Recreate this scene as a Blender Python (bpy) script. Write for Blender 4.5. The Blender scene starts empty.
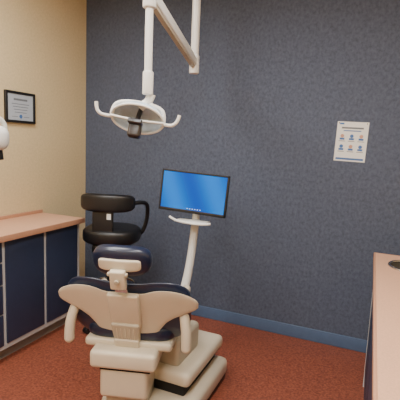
import bpy, bmesh, math
from mathutils import Vector, Matrix, Euler
S=bpy.context.scene
COL=S.collection

# ---------------- materials ----------------
def s2l(c):
    return tuple(((v/255)/12.92 if v/255<=0.04045 else ((v/255+0.055)/1.055)**2.4) for v in c)
def mat(name, rgb, rough=0.5, metal=0.0, var=0.0, scale=20, bump=0.0, emis=0, coat=0.0, detail=4, stretch=None, rgb2=None, lo=0.35, hi=0.65):
    m=bpy.data.materials.new(name); m.use_nodes=True
    nt=m.node_tree; b=nt.nodes['Principled BSDF']
    c=s2l(rgb)
    b.inputs['Base Color'].default_value=(*c,1)
    b.inputs['Roughness'].default_value=rough
    b.inputs['Metallic'].default_value=metal
    b.inputs['Coat Weight'].default_value=coat
    tc=nt.nodes.new('ShaderNodeTexCoord')
    mp=nt.nodes.new('ShaderNodeMapping'); nt.links.new(tc.outputs['Object'],mp.inputs[0])
    if stretch: mp.inputs['Scale'].default_value=stretch
    n=nt.nodes.new('ShaderNodeTexNoise'); n.inputs['Scale'].default_value=scale; n.inputs['Detail'].default_value=detail
    n.inputs['Roughness'].default_value=0.65
    nt.links.new(mp.outputs[0],n.inputs['Vector'])
    if var>0 or rgb2:
        r=nt.nodes.new('ShaderNodeValToRGB')
        r.color_ramp.elements[0].position=lo; r.color_ramp.elements[1].position=hi
        if rgb2:
            r.color_ramp.elements[0].color=(*s2l(rgb2),1); r.color_ramp.elements[1].color=(*c,1)
        else:
            r.color_ramp.elements[0].color=(*[v*(1-var) for v in c],1)
            r.color_ramp.elements[1].color=(*[min(1,v*(1+var)) for v in c],1)
        nt.links.new(n.outputs['Fac'],r.inputs[0]); nt.links.new(r.outputs[0],b.inputs['Base Color'])
    if bump>0:
        bp=nt.nodes.new('ShaderNodeBump'); bp.inputs['Strength'].default_value=bump; bp.inputs['Distance'].default_value=0.002
        nt.links.new(n.outputs['Fac'],bp.inputs['Height']); nt.links.new(bp.outputs[0],b.inputs['Normal'])
    if emis>0:
        b.inputs['Emission Color'].default_value=(*c,1); b.inputs['Emission Strength'].default_value=emis
    return m

M_wallblue=mat('wallpaper_blue',(78,87,107),0.8,var=0.30,scale=38,bump=0.12,detail=10,stretch=(1.25,1,1.0),lo=0.3,hi=0.7)
M_wallbeige=mat('wallpaper_beige',(212,192,152),0.8,var=0.06,scale=60,bump=0.2)
M_floor=mat('floor_vinyl',(158,90,68),0.42,scale=75,detail=10,rgb2=(106,54,40),lo=0.36,hi=0.64)
M_ceil=mat('ceiling_tile',(235,234,230),0.9,var=0.05,scale=90)
M_base=mat('baseboard_vinyl',(80,102,134),0.5,var=0.04)
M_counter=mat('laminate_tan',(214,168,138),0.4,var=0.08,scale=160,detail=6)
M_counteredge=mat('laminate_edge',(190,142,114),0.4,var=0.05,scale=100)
M_navydoor=mat('laminate_navy',(42,52,78),0.45,var=0.05,scale=30)
M_greyframe=mat('cabinet_frame_grey',(190,192,194),0.5,var=0.03)
M_toe=mat('toe_kick',(140,137,132),0.6,var=0.05)
M_navy=mat('vinyl_navy',(24,34,58),0.32,var=0.08,scale=50,bump=0.1,coat=0.2)
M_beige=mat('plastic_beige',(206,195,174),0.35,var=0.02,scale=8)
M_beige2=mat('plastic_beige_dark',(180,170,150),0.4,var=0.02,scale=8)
M_white=mat('enamel_white',(222,222,218),0.3,var=0.02,scale=8)
M_black=mat('vinyl_black',(18,18,21),0.4,var=0.1,scale=30,bump=0.1)
M_blackpl=mat('plastic_black',(24,24,26),0.4,var=0.05)
M_dark=mat('dark_gap',(14,14,16),0.7,var=0.05)
M_chrome=mat('chrome',(190,192,195),0.2,metal=1,var=0.02)
M_steel=mat('steel',(90,92,96),0.3,metal=0.9,var=0.05)
M_glass=mat('reflector_glass',(190,206,220),0.12,metal=0.1,var=0.1,scale=14)
M_lampbrown=mat('lamp_cover',(46,40,38),0.3,var=0.05)
M_paper=mat('paper',(226,228,226),0.7,var=0.01)
M_cert=mat('certificate_paper',(176,184,194),0.4,var=0.03)
M_ink=mat('ink_grey',(110,116,122),0.7,var=0.02)
M_inkblue=mat('ink_blue',(70,110,170),0.7,var=0.02)
M_inkred=mat('ink_skin',(196,150,130),0.7,var=0.02)
M_light=mat('light_diffuser',(255,250,240),0.5,emis=5)
M_icon=mat('screen_icon',(180,215,255),0.5,emis=0.5)

def screenmat():
    m=bpy.data.materials.new('screen_display'); m.use_nodes=True
    nt=m.node_tree; b=nt.nodes['Principled BSDF']
    b.inputs['Base Color'].default_value=(0.002,0.004,0.01,1); b.inputs['Roughness'].default_value=0.5
    b.inputs['Specular IOR Level'].default_value=0.15
    tc=nt.nodes.new('ShaderNodeTexCoord')
    mp=nt.nodes.new('ShaderNodeMapping'); mp.inputs['Rotation'].default_value=(0,0.5,0)
    w=nt.nodes.new('ShaderNodeTexWave'); w.inputs['Scale'].default_value=1.1; w.inputs['Distortion'].default_value=2.5; w.inputs['Detail'].default_value=1
    w.inputs['Detail Scale'].default_value=0.6
    r=nt.nodes.new('ShaderNodeValToRGB')
    r.color_ramp.elements[0].position=0.0; r.color_ramp.elements[0].color=(0.0,0.10,0.62,1)
    r.color_ramp.elements[1].position=1.0; r.color_ramp.elements[1].color=(0.0,0.27,0.95,1)
    nt.links.new(tc.outputs['Object'],mp.inputs[0]); nt.links.new(mp.outputs[0],w.inputs['Vector'])
    nt.links.new(w.outputs['Fac'],r.inputs[0]); nt.links.new(r.outputs[0],b.inputs['Emission Color'])
    b.inputs['Emission Strength'].default_value=1.0
    return m
M_screen=screenmat()

# ---------------- helpers ----------------
def empty(name,loc=(0,0,0),rz=0):
    e=bpy.data.objects.new(name,None); e.empty_display_size=0.1
    e.location=loc; e.rotation_euler=(0,0,rz); COL.objects.link(e); return e
def fin(name,bm,m,parent=None,loc=(0,0,0),rot=(0,0,0),smooth=False):
    bmesh.ops.recalc_face_normals(bm,faces=bm.faces)
    me=bpy.data.meshes.new(name); bm.to_mesh(me); bm.free()
    o=bpy.data.objects.new(name,me); COL.objects.link(o)
    me.materials.append(m)
    if smooth:
        for p in me.polygons: p.use_smooth=True
    o.location=loc; o.rotation_euler=rot
    if parent: o.parent=parent
    return o
def box(name,c,s,m,parent=None,rot=(0,0,0),bev=0.0,seg=4,taper=None):
    bm=bmesh.new(); bmesh.ops.create_cube(bm,size=1)
    for v in bm.verts:
        k=1
        if taper and v.co.z<0: k=taper
        v.co=Vector((v.co.x*s[0]*k,v.co.y*s[1],v.co.z*s[2]))
    if bev>0:
        bmesh.ops.bevel(bm,geom=bm.edges[:],offset=bev,segments=seg,profile=0.5,affect='EDGES')
    o=fin(name,bm,m,parent,c,rot)
    if bev>0:
        for p in o.data.polygons: p.use_smooth=True
        try:
            o.data.set_sharp_from_angle(angle=math.radians(40))
        except Exception: pass
    return o
def bx(name,x0,x1,y0,y1,z0,z1,m,parent=None,bev=0.0):
    return box(name,((x0+x1)/2,(y0+y1)/2,(z0+z1)/2),(x1-x0,y1-y0,z1-z0),m,parent,bev=bev)
def cyl(name,p0,p1,r,m,parent=None,r2=None,seg=32,bev=0.0):
    p0=Vector(p0);p1=Vector(p1);d=p1-p0;L=d.length
    bm=bmesh.new()
    bmesh.ops.create_cone(bm,cap_ends=True,segments=seg,radius1=r,radius2=(r if r2 is None else r2),depth=L)
    if bev>0:
        es=[e for e in bm.edges if abs(e.verts[0].co.z-e.verts[1].co.z)<1e-6]
        bmesh.ops.bevel(bm,geom=es,offset=bev,segments=3,profile=0.5,affect='EDGES')
    q=d.to_track_quat('Z','Y')
    bmesh.ops.transform(bm,matrix=q.to_matrix().to_4x4(),verts=bm.verts)
    o=fin(name,bm,m,parent,(p0+p1)/2,smooth=True)
    try: o.data.set_sharp_from_angle(angle=math.radians(40))
    except Exception: pass
    return o
def tube(name,pts,r,m,parent=None,radii=None,flat=None,closed=False):
    cu=bpy.data.curves.new(name,'CURVE'); cu.dimensions='3D'; cu.bevel_depth=r; cu.bevel_resolution=6; cu.use_fill_caps=True
    sp=cu.splines.new('NURBS'); sp.points.add(len(pts)-1)
    for i,p in enumerate(pts):
        sp.points[i].co=(*p,1); sp.points[i].radius=radii[i] if radii else 1
    sp.order_u=3; sp.use_endpoint_u=not closed; sp.use_cyclic_u=closed; sp.resolution_u=10
    o=bpy.data.objects.new(name+'_c',cu); COL.objects.link(o)
    bpy.context.view_layer.update()
    me=bpy.data.meshes.new_from_object(o.evaluated_get(bpy.context.evaluated_depsgraph_get()))
    bpy.data.objects.remove(o); me.name=name
    me.materials.clear(); me.materials.append(m)
    for p in me.polygons: p.use_smooth=True
    ob=bpy.data.objects.new(name,me); COL.objects.link(ob)
    if parent: ob.parent=parent
    return ob
def sell(name,c,s,m,parent=None,rot=(0,0,0),e1=0.5,e2=0.5,nu=40,nv=20,bend=0.0):
    bm=bmesh.new(); f=lambda v,e: math.copysign(abs(v)**e,v)
    rows=[]
    for j in range(nv+1):
        ph=-math.pi/2+math.pi*j/nv
        if j in(0,nv):
            z=s[2]*(-1 if j==0 else 1); rows.append([bm.verts.new((0,0,z))]); continue
        row=[]
        for i in range(nu):
            t=2*math.pi*i/nu
            x=s[0]*f(math.cos(ph),e1)*f(math.cos(t),e2); y=s[1]*f(math.cos(ph),e1)*f(math.sin(t),e2); z=s[2]*f(math.sin(ph),e1)
            row.append(bm.verts.new((x,y+bend*x*x,z)))
        rows.append(row)
    for j in range(nv):
        a,b=rows[j],rows[j+1]
        for i in range(nu):
            k=(i+1)%nu
            if len(a)==1: bm.faces.new((a[0],b[i],b[k]))
            elif len(b)==1: bm.faces.new((a[i],a[k],b[0]))
            else: bm.faces.new((a[i],a[k],b[k],b[i]))
    return fin(name,bm,m,parent,c,rot,smooth=True)
def colpanel(name,half,thick,m,parent,fn,bulge=0.0,rows=10):
    cols=[(-w,a,b) for (w,a,b) in reversed(half[1:])]+list(half)
    dc=[]
    for k in range(len(cols)-1):
        for q in range(3):
            t=q/3; dc.append(tuple(cols[k][i]*(1-t)+cols[k+1][i]*t for i in range(3)))
    dc.append(cols[-1]); n=len(dc)
    bm=bmesh.new(); F=[];B=[]
    for ci,(w,a,b) in enumerate(dc):
        fr=[];bk=[]
        for r in range(rows+1):
            t=r/rows; s=a+(b-a)*t
            ex=min(1,4*min(t,1-t)+0.0); ey=min(1,(min(ci,n-1-ci))/4)
            k=math.sqrt(max(0,1-(1-ex)**2))*math.sqrt(max(0,1-(1-ey)**2))
            th=thick*(0.35+0.65*k)+bulge*k
            fr.append(bm.verts.new(fn(w,s,-thick*0.5*(0.3+0.7*k)))); bk.append(bm.verts.new(fn(w,s,th-thick*0.5)))
        F.append(fr);B.append(bk)
    for c in range(n-1):
        for r in range(rows):
            bm.faces.new((F[c][r],F[c+1][r],F[c+1][r+1],F[c][r+1]))
            bm.faces.new((B[c][r],B[c][r+1],B[c+1][r+1],B[c+1][r]))
        bm.faces.new((F[c][0],B[c][0],B[c+1][0],F[c+1][0])); bm.faces.new((F[c][rows],F[c+1][rows],B[c+1][rows],B[c][rows]))
    for r in range(rows):
        bm.faces.new((F[0][r],F[0][r+1],B[0][r+1],B[0][r])); bm.faces.new((F[n-1][r],B[n-1][r],B[n-1][r+1],F[n-1][r+1]))
    o=fin(name,bm,m,parent,smooth=True)
    md=o.modifiers.new('sub','SUBSURF'); md.levels=1; md.render_levels=1
    return o

# ---------------- room ----------------
RX,RY,RH=3.35,-4.7,2.8
bx('floor',-0.1,RX+0.1,RY-0.1,0.1,-0.1,0,M_floor)
bx('ceiling',-0.1,RX+0.1,RY-0.1,0.1,RH,RH+0.1,M_ceil)
bx('wall_back',-0.1,RX+0.1,0,0.1,0,RH,M_wallblue)
bx('wall_left',-0.1,0,RY,0,0,RH,M_wallbeige)
bx('wall_right',RX,RX+0.1,RY,0,0,RH,M_wallbeige)
bx('wall_front',-0.1,RX+0.1,RY-0.1,RY,0,RH,M_wallbeige)
bx('baseboard_back',0,RX,-0.012,0,0,0.1,M_base,bev=0.004)
bx('baseboard_left',0,0.012,-0.575,-0.012,0,0.1,M_base,bev=0.004)
# ---------------- ceiling lights ----------------
for i,(x,y,en) in enumerate([(0.9,-1.9,35),(2.3,-1.9,30),(0.9,-3.7,32),(2.3,-3.7,30)]):
    e=empty('ceiling_light_panel',(x,y,RH))
    box('panel_frame',(0,0,-0.012),(0.66,1.26,0.022),M_white,e,bev=0.004)
    box('diffuser',(0,0,-0.025),(0.58,1.18,0.006),M_light,e)
    L=bpy.data.lights.new('troffer','AREA'); L.shape='RECTANGLE'; L.size=0.58; L.size_y=1.18; L.energy=en; L.color=(1.0,0.98,0.95)
    lo=bpy.data.objects.new('troffer_lamp',L); COL.objects.link(lo); lo.parent=e; lo.location=(0,0,-0.035)

# ---------------- left cabinet ----------------
c=empty('base_cabinet',(0,0,0))
Y0=-0.60
bx('carcass',0.002,0.405,-3.3,Y0,0.10,0.84,M_greyframe,c)
bx('toe_kick',0.002,0.34,-3.28,Y0-0.03,0.0,0.10,M_toe,c)
bx('end_panel',0.002,0.41,Y0,Y0+0.015,0.10,0.84,M_greyframe,c)
for k in range(7):
    a=Y0-0.36*k-0.012; b=a-0.334
    if k in (2,3):
        for q,(z0,z1) in enumerate([(0.13,0.34),(0.35,0.54),(0.55,0.69),(0.70,0.83)]):
            bx('drawer_%d_%d'%(k,q),0.405,0.415,b,a,z0,z1,M_navydoor,c,bev=0.003)
    else:
        bx('cabinet_door_%d'%k,0.405,0.415,b,a,0.135,0.83,M_navydoor,c,bev=0.003)
bx('countertop',0.002,0.45,-3.32,Y0+0.025,0.845,0.88,M_counter,c,bev=0.003)
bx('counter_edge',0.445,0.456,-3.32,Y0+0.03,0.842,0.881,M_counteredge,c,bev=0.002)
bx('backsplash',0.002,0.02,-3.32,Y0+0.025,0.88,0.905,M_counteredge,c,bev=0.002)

# ---------------- right counter ----------------
c=empty('sink_counter',(0.02,0,0))
def boolcut(o,cutter):
    md=o.modifiers.new('b','BOOLEAN'); md.operation='DIFFERENCE'; md.object=cutter; md.solver='EXACT'
    bpy.context.view_layer.update()
    me=bpy.data.meshes.new_from_object(o.evaluated_get(bpy.context.evaluated_depsgraph_get()))
    o.modifiers.clear(); o.data=me; bpy.data.objects.remove(cutter)
XE=RX-0.023
top=bx('countertop',2.585,XE,-3.0,-0.46,0.845,0.88,M_counter,None)
cut=cyl('cut',(2.78,-0.71,0.7),(2.78,-0.71,1.0),0.12,M_dark)
boolcut(top,cut); top.parent=c
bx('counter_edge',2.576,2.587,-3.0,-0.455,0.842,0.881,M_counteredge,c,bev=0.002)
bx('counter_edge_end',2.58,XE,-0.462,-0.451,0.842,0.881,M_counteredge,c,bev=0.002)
bx('carcass_far',2.612,2.65,-2.96,-0.48,0.10,0.845,M_greyframe,c)
bx('end_panel',2.592,XE,-0.495,-0.475,0.0,0.845,M_greyframe,c)
bx('back_panel',XE-0.03,XE,-2.96,-0.48,0.0,0.845,M_greyframe,c)
bx('toe_kick',2.67,2.69,-2.94,-0.49,0,0.1,M_toe,c)
for k in range(6):
    a=-0.515-0.405*k
    bx('cabinet_door_%d'%k,2.594,2.612,a-0.385,a,0.12,0.83,M_navydoor,c,bev=0.003)
bm=bmesh.new(); prof=[(0.126,0.884),(0.128,0.882),(0.118,0.879),(0.112,0.82),(0.10,0.77),(0.06,0.755),(0.0,0.75)]
prev=None
for (r,z) in prof:
    if r==0: ring=[bm.verts.new((0,0,z))]
    else: ring=[bm.verts.new((r*math.cos(2*math.pi*i/40),r*math.sin(2*math.pi*i/40),z)) for i in range(40)]
    if prev:
        for i in range(40):
            k=(i+1)%40
            if len(ring)==1: bm.faces.new((prev[i],prev[k],ring[0]))
            else: bm.faces.new((prev[i],prev[k],ring[k],ring[i]))
    prev=ring
o=fin('sink_bowl',bm,M_steel,c,(2.78,-0.71,0),smooth=True)
tube('sink_rim',[(2.78+0.126*math.cos(2*math.pi*i/16),-0.71+0.126*math.sin(2*math.pi*i/16),0.883) for i in range(16)],0.008,M_chrome,c,closed=True)

# ---------------- framed certificate ----------------
c=empty('framed_certificate',(0.0,-0.79,1.725),math.pi/2); c.scale=(0.93,1,0.95)
box('backing',(0,-0.008,0),(0.29,0.012,0.235),M_blackpl,c)
for n,cc,ss in [('frame_top',(0,-0.013,0.113),(0.305,0.024,0.020)),('frame_bottom',(0,-0.013,-0.113),(0.305,0.024,0.020)),('frame_l',(-0.143,-0.013,0),(0.020,0.024,0.235)),('frame_r',(0.143,-0.013,0),(0.020,0.024,0.235))]:
    box(n,cc,ss,M_blackpl,c,bev=0.003)
box('certificate_paper',(0,-0.0155,0),(0.262,0.003,0.205),M_cert,c)
box('title_line',(0.0,-0.0175,0.06),(0.14,0.001,0.016),M_ink,c)
for k in range(4): box('text_line_%d'%k,(0,-0.0175,0.025-0.022*k),(0.18-0.02*k,0.001,0.005),M_ink,c)
box('signature_l',(-0.06,-0.0175,-0.075),(0.06,0.001,0.004),M_ink,c); box('signature_r',(0.06,-0.0175,-0.075),(0.06,0.001,0.004),M_ink,c)
cyl('seal',(0,-0.017,-0.072),(0,-0.019,-0.072),0.015,M_inkblue,c)

# ---------------- poster ----------------
c=empty('wall_poster',(2.38,0,1.57)); c.rotation_euler=(0,math.radians(1.5),0)
box('poster_sheet',(0,-0.003,0),(0.215,0.003,0.285),M_paper,c)
box('header_logo',(-0.075,-0.005,0.128),(0.03,0.001,0.012),M_inkblue,c)
box('title_a',(0.0,-0.005,0.098),(0.15,0.001,0.012),M_ink,c)
box('title_b',(0.0,-0.005,0.078),(0.12,0.001,0.007),M_inkblue,c)
for r in range(2):
    for k in range(3):
        x=-0.065+0.065*k; z=0.035-0.075*r
        cyl('icon_head_%d%d'%(r,k),(x,-0.0045,z+0.005),(x,-0.006,z+0.005),0.013,M_inkblue if (r+k)%2 else M_inkred,c,seg=24)
        box('icon_body_%d%d'%(r,k),(x,-0.0055,z-0.016),(0.034,0.001,0.014),M_inkblue,c)
        box('caption_%d%d'%(r,k),(x,-0.005,z-0.032),(0.045,0.001,0.004),M_ink,c)
box('footer',(0,-0.005,-0.125),(0.19,0.001,0.014),M_inkblue,c)
for sx in(-1,1):
    cyl('tape_%d'%sx,(sx*0.095,-0.004,0.132),(sx*0.095,-0.007,0.132),0.005,M_chrome,c,seg=16)

# ---------------- dental chair ----------------
CX,CY=1.515,-1.645
ch=empty('dental_chair',(CX,CY,0),math.radians(17))
yb,zb=0.20,0.480; yt,zt=0.03,0.880
Ld=math.hypot(yb-yt,zt-zb); ay,az=(yt-yb)/Ld,(zt-zb)/Ld; ny,nz=az,-ay
def bk(w,s,d,curve=0.35):
    yy=yb+ay*s+ny*d+curve*w*w; zz=zb+az*s+nz*d
    return (w,yy,zz)
shell=[(0,-0.005,0.325),(0.06,-0.003,0.326),(0.105,0.0,0.332),(0.125,0.012,0.340),(0.145,0.045,0.347),(0.17,0.095,0.352),(0.20,0.140,0.353),(0.24,0.172,0.349),(0.285,0.195,0.336),(0.32,0.212,0.318),(0.345,0.228,0.298),(0.358,0.246,0.276)]
colpanel('back_shell',shell,0.016,M_beige,ch,lambda w,s,d:bk(w,s,d))
cush=[(0,0.02,0.355),(0.08,0.0,0.362),(0.15,-0.01,0.375),(0.20,-0.01,0.377),(0.25,0.0,0.370),(0.28,0.03,0.352),(0.305,0.08,0.32),(0.318,0.14,0.28)]
colpanel('back_cushion',cush,0.055,M_navy,ch,lambda w,s,d:bk(w,s,d+0.037),bulge=0.02)
tiltx=math.atan2(yb-yt,zt-zb)
def bkp(s,d): return (0,yb+ay*s+ny*d,zb+az*s+nz*d)
box('spine_upper',bkp(0.225,-0.016),(0.155,0.032,0.215),M_beige,ch,rot=(tiltx,0,0),bev=0.010)
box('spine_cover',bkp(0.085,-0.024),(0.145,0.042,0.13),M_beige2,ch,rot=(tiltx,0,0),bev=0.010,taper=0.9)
box('spine_lower',bkp(0.0,-0.032),(0.130,0.045,0.10),M_beige,ch,rot=(tiltx,0,0),bev=0.010)
for k in (-2,-1,0,1,2):
    p=bkp(0.085,-0.0455); box('spine_groove_%d'%k,(k*0.022,p[1],p[2]),(0.004,0.004,0.085),M_beige,ch,rot=(tiltx,0,0),bev=0.0015)
# headrest
box('headrest_mast',(0,0.015,0.86),(0.06,0.018,0.14),M_chrome,ch,rot=(tiltx,0,0),bev=0.004)
sell('headrest_pad',(0,0.030,0.950),(0.140,0.038,0.078),M_navy,ch,rot=(0.30,0,0),e1=0.7,e2=0.5,bend=1.0)
sell('headrest_back_plate',(0,-0.006,0.940),(0.100,0.013,0.030),M_beige,ch,rot=(0.30,0,0),e1=0.4,e2=0.4,bend=1.0)
box('headrest_bracket',(0,-0.018,0.875),(0.074,0.032,0.10),M_beige,ch,rot=(0.3,0,0),bev=0.009)
box('headrest_knob_bar',(0,-0.030,0.903),(0.096,0.020,0.018),M_beige2,ch,rot=(0.25,0,0),bev=0.006)
cyl('headrest_lever',(0,-0.034,0.870),(0,-0.046,0.867),0.012,M_beige2,ch,bev=0.003)
for sx in (-1,1):
    n='l' if sx<0 else 'r'
    tube('armrest_%s'%n,[(sx*0.25,0.52,0.66),(sx*0.262,0.38,0.685),(sx*0.266,0.26,0.69),(sx*0.276,0.20,0.675),(sx*0.290,0.165,0.63),(sx*0.305,0.15,0.55),(sx*0.305,0.15,0.485)],0.025,M_beige,ch,radii=[0.9,1,1,1,1,1.05,1.05])
    sell('armrest_end_%s'%n,(sx*0.305,0.15,0.485),(0.0262,0.0262,0.0262),M_beige,ch,e1=1,e2=1)
    box('armrest_bracket_%s'%n,(sx*0.25,0.44,0.57),(0.03,0.10,0.20),M_beige2,ch,bev=0.01)
# seat + legrest
sell('seat_cushion',(0,0.44,0.525),(0.245,0.27,0.05),M_navy,ch,e1=0.4,e2=0.35)
box('seat_shell',(0,0.42,0.465),(0.46,0.52,0.05),M_beige,ch,bev=0.02)
sell('legrest_cushion',(0,0.80,0.42),(0.165,0.20,0.04),M_navy,ch,rot=(-0.75,0,0),e1=0.4,e2=0.4)
box('legrest_shell',(0,0.785,0.385),(0.30,0.36,0.025),M_beige,ch,rot=(-0.75,0,0),bev=0.01)
box('rear_housing',(-0.005,0.19,0.415),(0.34,0.22,0.095),M_beige,ch,bev=0.022)
box('rear_housing_gap',(0,0.20,0.362),(0.26,0.17,0.030),M_dark,ch)
box('rear_lift_cover',(-0.005,0.21,0.275),(0.25,0.20,0.16),M_beige,ch,bev=0.022)
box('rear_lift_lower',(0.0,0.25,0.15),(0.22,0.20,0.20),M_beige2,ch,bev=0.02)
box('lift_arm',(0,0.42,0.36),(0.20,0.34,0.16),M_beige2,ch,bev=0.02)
pb=bpy.data.objects.new('pedestal',None); COL.objects.link(pb); pb.parent=ch
pb.matrix_local=Matrix.Rotation(math.radians(-17),4,'Z')
def pbox(n,x0,x1,y0,y1,z0,z1,m,bev):
    return bx(n,x0-CX,x1-CX,y0-CY,y1-CY,z0,z1,m,pb,bev)
pbox('base_upper_cover',1.33,1.75,-1.33,-0.78,0.20,0.285,M_beige,0.032)
pbox('base_mid_gap',1.37,1.71,-1.30,-0.82,0.13,0.22,M_dark,0.01)
pbox('base_lower_cover',1.30,1.79,-1.50,-0.78,0.025,0.140,M_beige,0.035)
pbox('base_floor_pad',1.32,1.78,-1.48,-0.80,0.0,0.035,M_blackpl,0.006)
pbox('base_riser',1.42,1.66,-1.28,-0.98,0.27,0.44,M_beige2,0.03)

# ---------------- monitor ----------------
mo=empty('computer_monitor',(1.463,-0.72,1.165),math.radians(6))
def mbox(n,cc,ss,m,bev=0.0): return box(n,cc,ss,m,hd,bev=bev)
hd=bpy.data.objects.new('display_head',None); COL.objects.link(hd); hd.parent=mo
hd.rotation_euler=(math.radians(-4),math.radians(3.0),0); hd.location=(0,0,0.018)
W,H=0.465,0.275
mbox('housing',(0,0.012,0),(W,0.03,H),M_blackpl,0.006)
mbox('bezel_top',(0,-0.006,H/2-0.006),(W,0.01,0.012),M_blackpl,0.002)
mbox('bezel_bottom',(0,-0.006,-H/2+0.010),(W,0.01,0.020),M_blackpl,0.002)
mbox('bezel_l',(-W/2+0.006,-0.006,0),(0.012,0.01,H),M_blackpl,0.002)
mbox('bezel_r',(W/2-0.006,-0.006,0),(0.012,0.01,H),M_blackpl,0.002)
mbox('screen',(0,-0.0045,0.004),(W-0.022,0.003,H-0.030),M_screen)
mbox('rear_bulge',(0,0.04,0),(0.2,0.04,0.14),M_blackpl,0.01)
for k in range(6): mbox('taskbar_icon_%d'%k,(-0.03+0.018*k,-0.0065,-0.108),(0.008,0.001,0.005),M_icon)
pole=bpy.data.objects.new('pole_root',None); COL.objects.link(pole); pole.parent=mo
pole.matrix_local=Matrix.Rotation(math.radians(-6),4,'Z')
tube('support_post',[(0.0,0.075,0.02),(0.0,0.07,-0.1),(-0.004,0.05,-0.25),(-0.014,0.03,-0.45),(-0.03,0.0,-0.62),(-0.045,-0.06,-0.74),(-0.04,-0.13,-0.82),(-0.03,-0.16,-0.885)],0.028,M_white,pole,radii=[0.8,0.9,0.95,1,1.05,1.1,1.15,1.2])
tube('handle_tray',[(-0.145,-0.05,-0.150),(-0.10,-0.07,-0.167),(0.0,-0.085,-0.172),(0.10,-0.07,-0.177),(0.15,-0.05,-0.167)],0.008,M_white,pole)
box('tray_plate',(0.0,-0.01,-0.172),(0.22,0.10,0.010),M_white,pole,bev=0.004)
box('vesa_mount',(0,0.06,0.01),(0.1,0.02,0.1),M_blackpl,pole,bev=0.004)

# ---------------- dental light ----------------
dl=empty('dental_operatory_light',(0,0,0))
P0=Vector((1.345,-0.53,2.8)); J1=Vector((1.345,-0.53,2.06)); J2=Vector((1.50,-1.41,2.20)); B=Vector((1.505,-1.415,1.75))
cyl('ceiling_post',P0,J1+Vector((0,0,-0.06)),0.028,M_white,dl,bev=0.006)
cyl('ceiling_plate',(P0.x,P0.y,2.8),(P0.x,P0.y,2.765),0.11,M_white,dl,bev=0.01)
cyl('post_collar',J1+Vector((0,0,0.05)),J1+Vector((0,0,-0.075)),0.034,M_white,dl,bev=0.008)
d=(J2-J1); q=d.to_track_quat('Y','Z').to_euler()
box('spring_arm',(J1+J2)/2,(0.048,d.length,0.062),M_white,dl,rot=q,bev=0.014)
off=Vector((0.0,0,-0.034)); box('spring_arm_lower',(J1+J2)/2+off,(0.030,d.length*0.92,0.02),M_beige2,dl,rot=q,bev=0.005)
cyl('arm_joint',J2+Vector((0,0,0.05)),J2+Vector((0,0,-0.07)),0.032,M_white,dl,bev=0.008)
cyl('drop_tube',J2,B,0.019,M_white,dl)
cyl('drop_collar',B+Vector((0,0,0.09)),B+Vector((0,0,-0.02)),0.026,M_white,dl,bev=0.006)
hdl=bpy.data.objects.new('lamp_head',None); COL.objects.link(hdl); hdl.parent=dl
hdl.location=(1.460,-1.43,1.612); hdl.rotation_euler=(0,math.radians(7),math.radians(22))
tube('neck',[(0.046,0.02,0.13),(0.04,0.02,0.09),(0.01,0.02,0.07),(0.0,0.02,0.055)],0.022,M_white,hdl)
tube('yoke',[(-0.128,0.0,-0.01),(-0.13,0.0,0.045),(-0.09,0.01,0.075),(0.0,0.015,0.082),(0.09,0.01,0.075),(0.13,0.0,0.045),(0.128,0.0,-0.01)],0.010,M_white,hdl)
bm=bmesh.new(); prev=None
N=40
for j in range(13):
    ph=math.pi/2*j/12
    sr=math.cos(ph); sz=math.sin(ph)
    if j==12: ring=[bm.verts.new((0,0,0.085))]
    else: ring=[bm.verts.new((0.130*sr*math.cos(2*math.pi*i/N),0.085*sr*math.sin(2*math.pi*i/N),0.085*sz)) for i in range(N)]
    if prev:
        for i in range(N):
            k=(i+1)%N
            if len(ring)==1: bm.faces.new((prev[i],prev[k],ring[0]))
            else: bm.faces.new((prev[i],prev[k],ring[k],ring[i]))
    prev=ring
o=fin('reflector_bowl',bm,M_glass,hdl,(0,0,-0.0),(math.radians(-50),0,0),smooth=True)
md=o.modifiers.new('s','SOLIDIFY'); md.thickness=0.006
Rb=Matrix.Rotation(math.radians(-50),3,'X')
tube('reflector_rim',[tuple(Rb@Vector((0.131*math.cos(2*math.pi*i/20),0.087*math.sin(2*math.pi*i/20),0))) for i in range(20)],0.006,M_white,hdl,closed=True)
tube('lamp_stalk',[tuple(Rb@Vector(p)) for p in [(0,0,0.08),(0,0,0.03),(0,0,0.0),(0,0,-0.02)]],0.012,M_steel,hdl)
box('lamp_cover',(0,-0.03,-0.050),(0.062,0.05,0.085),M_lampbrown,hdl,rot=(math.radians(-15),0,0),bev=0.012)
box('lamp_cover_cap',(0,-0.045,-0.015),(0.07,0.045,0.025),M_steel,hdl,rot=(math.radians(-15),0,0),bev=0.008)
tube('cross_bar',[(-0.13,-0.01,0.0),(-0.07,-0.035,-0.005),(0,-0.04,-0.008),(0.07,-0.035,-0.005),(0.13,-0.01,0.0)],0.006,M_white,hdl)
for sx in(-1,1):
    tube('handle_%s'%('l' if sx<0 else 'r'),[(sx*0.13,0,-0.005),(sx*0.16,-0.02,-0.008),(sx*0.185,-0.03,0.0),(sx*0.20,-0.03,0.025),(sx*0.203,-0.03,0.05)],0.0085,M_white,hdl)

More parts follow.
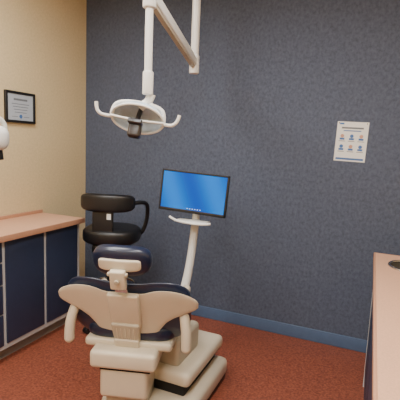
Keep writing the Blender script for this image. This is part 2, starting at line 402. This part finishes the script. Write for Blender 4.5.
# ---------------- x-ray head ----------------
xr=empty('dental_xray_unit',(0,0,0))
C=Vector((0.635,-1.57,1.49))
sell('tube_head',C,(0.085,0.075,0.07),M_white,xr,e1=0.7,e2=0.8)
cyl('tube_head_disc',C+Vector((0.02,-0.07,0)),C+Vector((0.028,-0.10,0)),0.06,M_beige2,xr,bev=0.01)
cyl('position_cone',C+Vector((0,0.02,-0.05)),C+Vector((0.01,0.02,-0.12)),0.034,M_blackpl,xr,bev=0.004)
tube('yoke',[tuple(C+Vector(p)) for p in [(0.0,0.085,0.0),(0,0.09,0.07),(0,0.05,0.11),(0,0.0,0.12)]],0.014,M_white,xr)
cyl('drop_arm',C+Vector((0,0,0.10)),C+Vector((0,0,0.26)),0.022,M_white,xr,bev=0.004)
tube('scissor_arm',[tuple(C+Vector((0,0,0.25))),(0.5,-1.72,1.76),(0.28,-1.95,1.72),(0.05,-2.1,1.62)],0.026,M_white,xr)
box('wall_bracket',(0.025,-2.12,1.62),(0.05,0.14,0.30),M_white,xr,bev=0.012)

# ---------------- black stool ----------------
st=empty('dental_assistant_stool',(0.67,-0.50,0),math.radians(20))
for k in range(5):
    a=2*math.pi*k/5+0.3; ca,sa=math.cos(a),math.sin(a)
    tube('base_leg_%d'%k,[(0.02*ca,0.02*sa,0.12),(0.12*ca,0.12*sa,0.11),(0.24*ca,0.24*sa,0.075)],0.02,M_blackpl,st,radii=[1.2,1,0.8])
    cyl('caster_stem_%d'%k,(0.235*ca,0.235*sa,0.08),(0.235*ca,0.235*sa,0.04),0.008,M_chrome,st)
    for t in(-1,1):
        px,py=0.235*ca-sa*0.014*t,0.235*sa+ca*0.014*t
        cyl('caster_wheel_%d_%d'%(k,t),(px-sa*0.007,py+ca*0.007,0.027),(px+sa*0.007,py-ca*0.007,0.027),0.027,M_blackpl,st,bev=0.003)
cyl('column_lower',(0,0,0.08),(0,0,0.42),0.04,M_blackpl,st)
cyl('column_gas',(0,0,0.42),(0,0,0.70),0.028,M_blackpl,st)
tube('foot_ring',[(0.2*math.cos(2*math.pi*i/16),0.2*math.sin(2*math.pi*i/16),0.34) for i in range(16)],0.011,M_chrome,st,closed=True)
for k in range(3):
    a=2*math.pi*k/3; cyl('ring_spoke_%d'%k,(0,0,0.34),(0.2*math.cos(a),0.2*math.sin(a),0.34),0.008,M_chrome,st)
box('seat_mechanism',(0,0,0.665),(0.26,0.28,0.09),M_blackpl,st,bev=0.03)
sell('seat_cushion',(0,0,0.765),(0.225,0.205,0.070),M_black,st,e1=0.5,e2=0.8)
sell('torso_pad',(-0.01,-0.17,1.035),(0.210,0.045,0.068),M_black,st,e1=0.45,e2=0.5,bend=1.6)
tube('torso_arm',[(0.15,-0.13,1.03),(0.22,-0.07,1.04),(0.265,0.0,1.03),(0.275,0.05,0.98),(0.26,0.07,0.85),(0.21,0.07,0.74),(0.08,0.03,0.695)],0.016,M_blackpl,st)
box('torso_bracket',(-0.03,-0.165,0.88),(0.16,0.03,0.26),M_blackpl,st,bev=0.01)
tube('lever',[(0.05,-0.05,0.695),(0.16,-0.12,0.68),(0.24,-0.16,0.68)],0.007,M_blackpl,st)
box('label_tag',(0.02,-0.1815,0.935),(0.032,0.003,0.045),M_paper,st)

# ---------------- world / camera ----------------
w=bpy.data.worlds.new('w'); S.world=w; w.use_nodes=True
w.node_tree.nodes['Background'].inputs[0].default_value=(0.6,0.65,0.75,1); w.node_tree.nodes['Background'].inputs[1].default_value=0.3
yaw,pit,rol=math.radians(22.8),math.radians(7.73),math.radians(2.5)
F=Vector((-math.sin(yaw)*math.cos(pit),math.cos(yaw)*math.cos(pit),-math.sin(pit)))
R0=Vector((math.cos(yaw),math.sin(yaw),0)); U0=R0.cross(F)
R1=R0*math.cos(rol)+U0*math.sin(rol); U1=U0*math.cos(rol)-R0*math.sin(rol)
cam=bpy.data.cameras.new('camera'); co=bpy.data.objects.new('camera',cam); COL.objects.link(co)
cam.sensor_width=36; cam.lens=36*405/400; cam.clip_start=0.02
mt=Matrix((R1,U1,-F)).transposed().to_4x4(); mt.translation=Vector((2.54,-3.165,1.5)); co.matrix_world=mt
S.camera=co
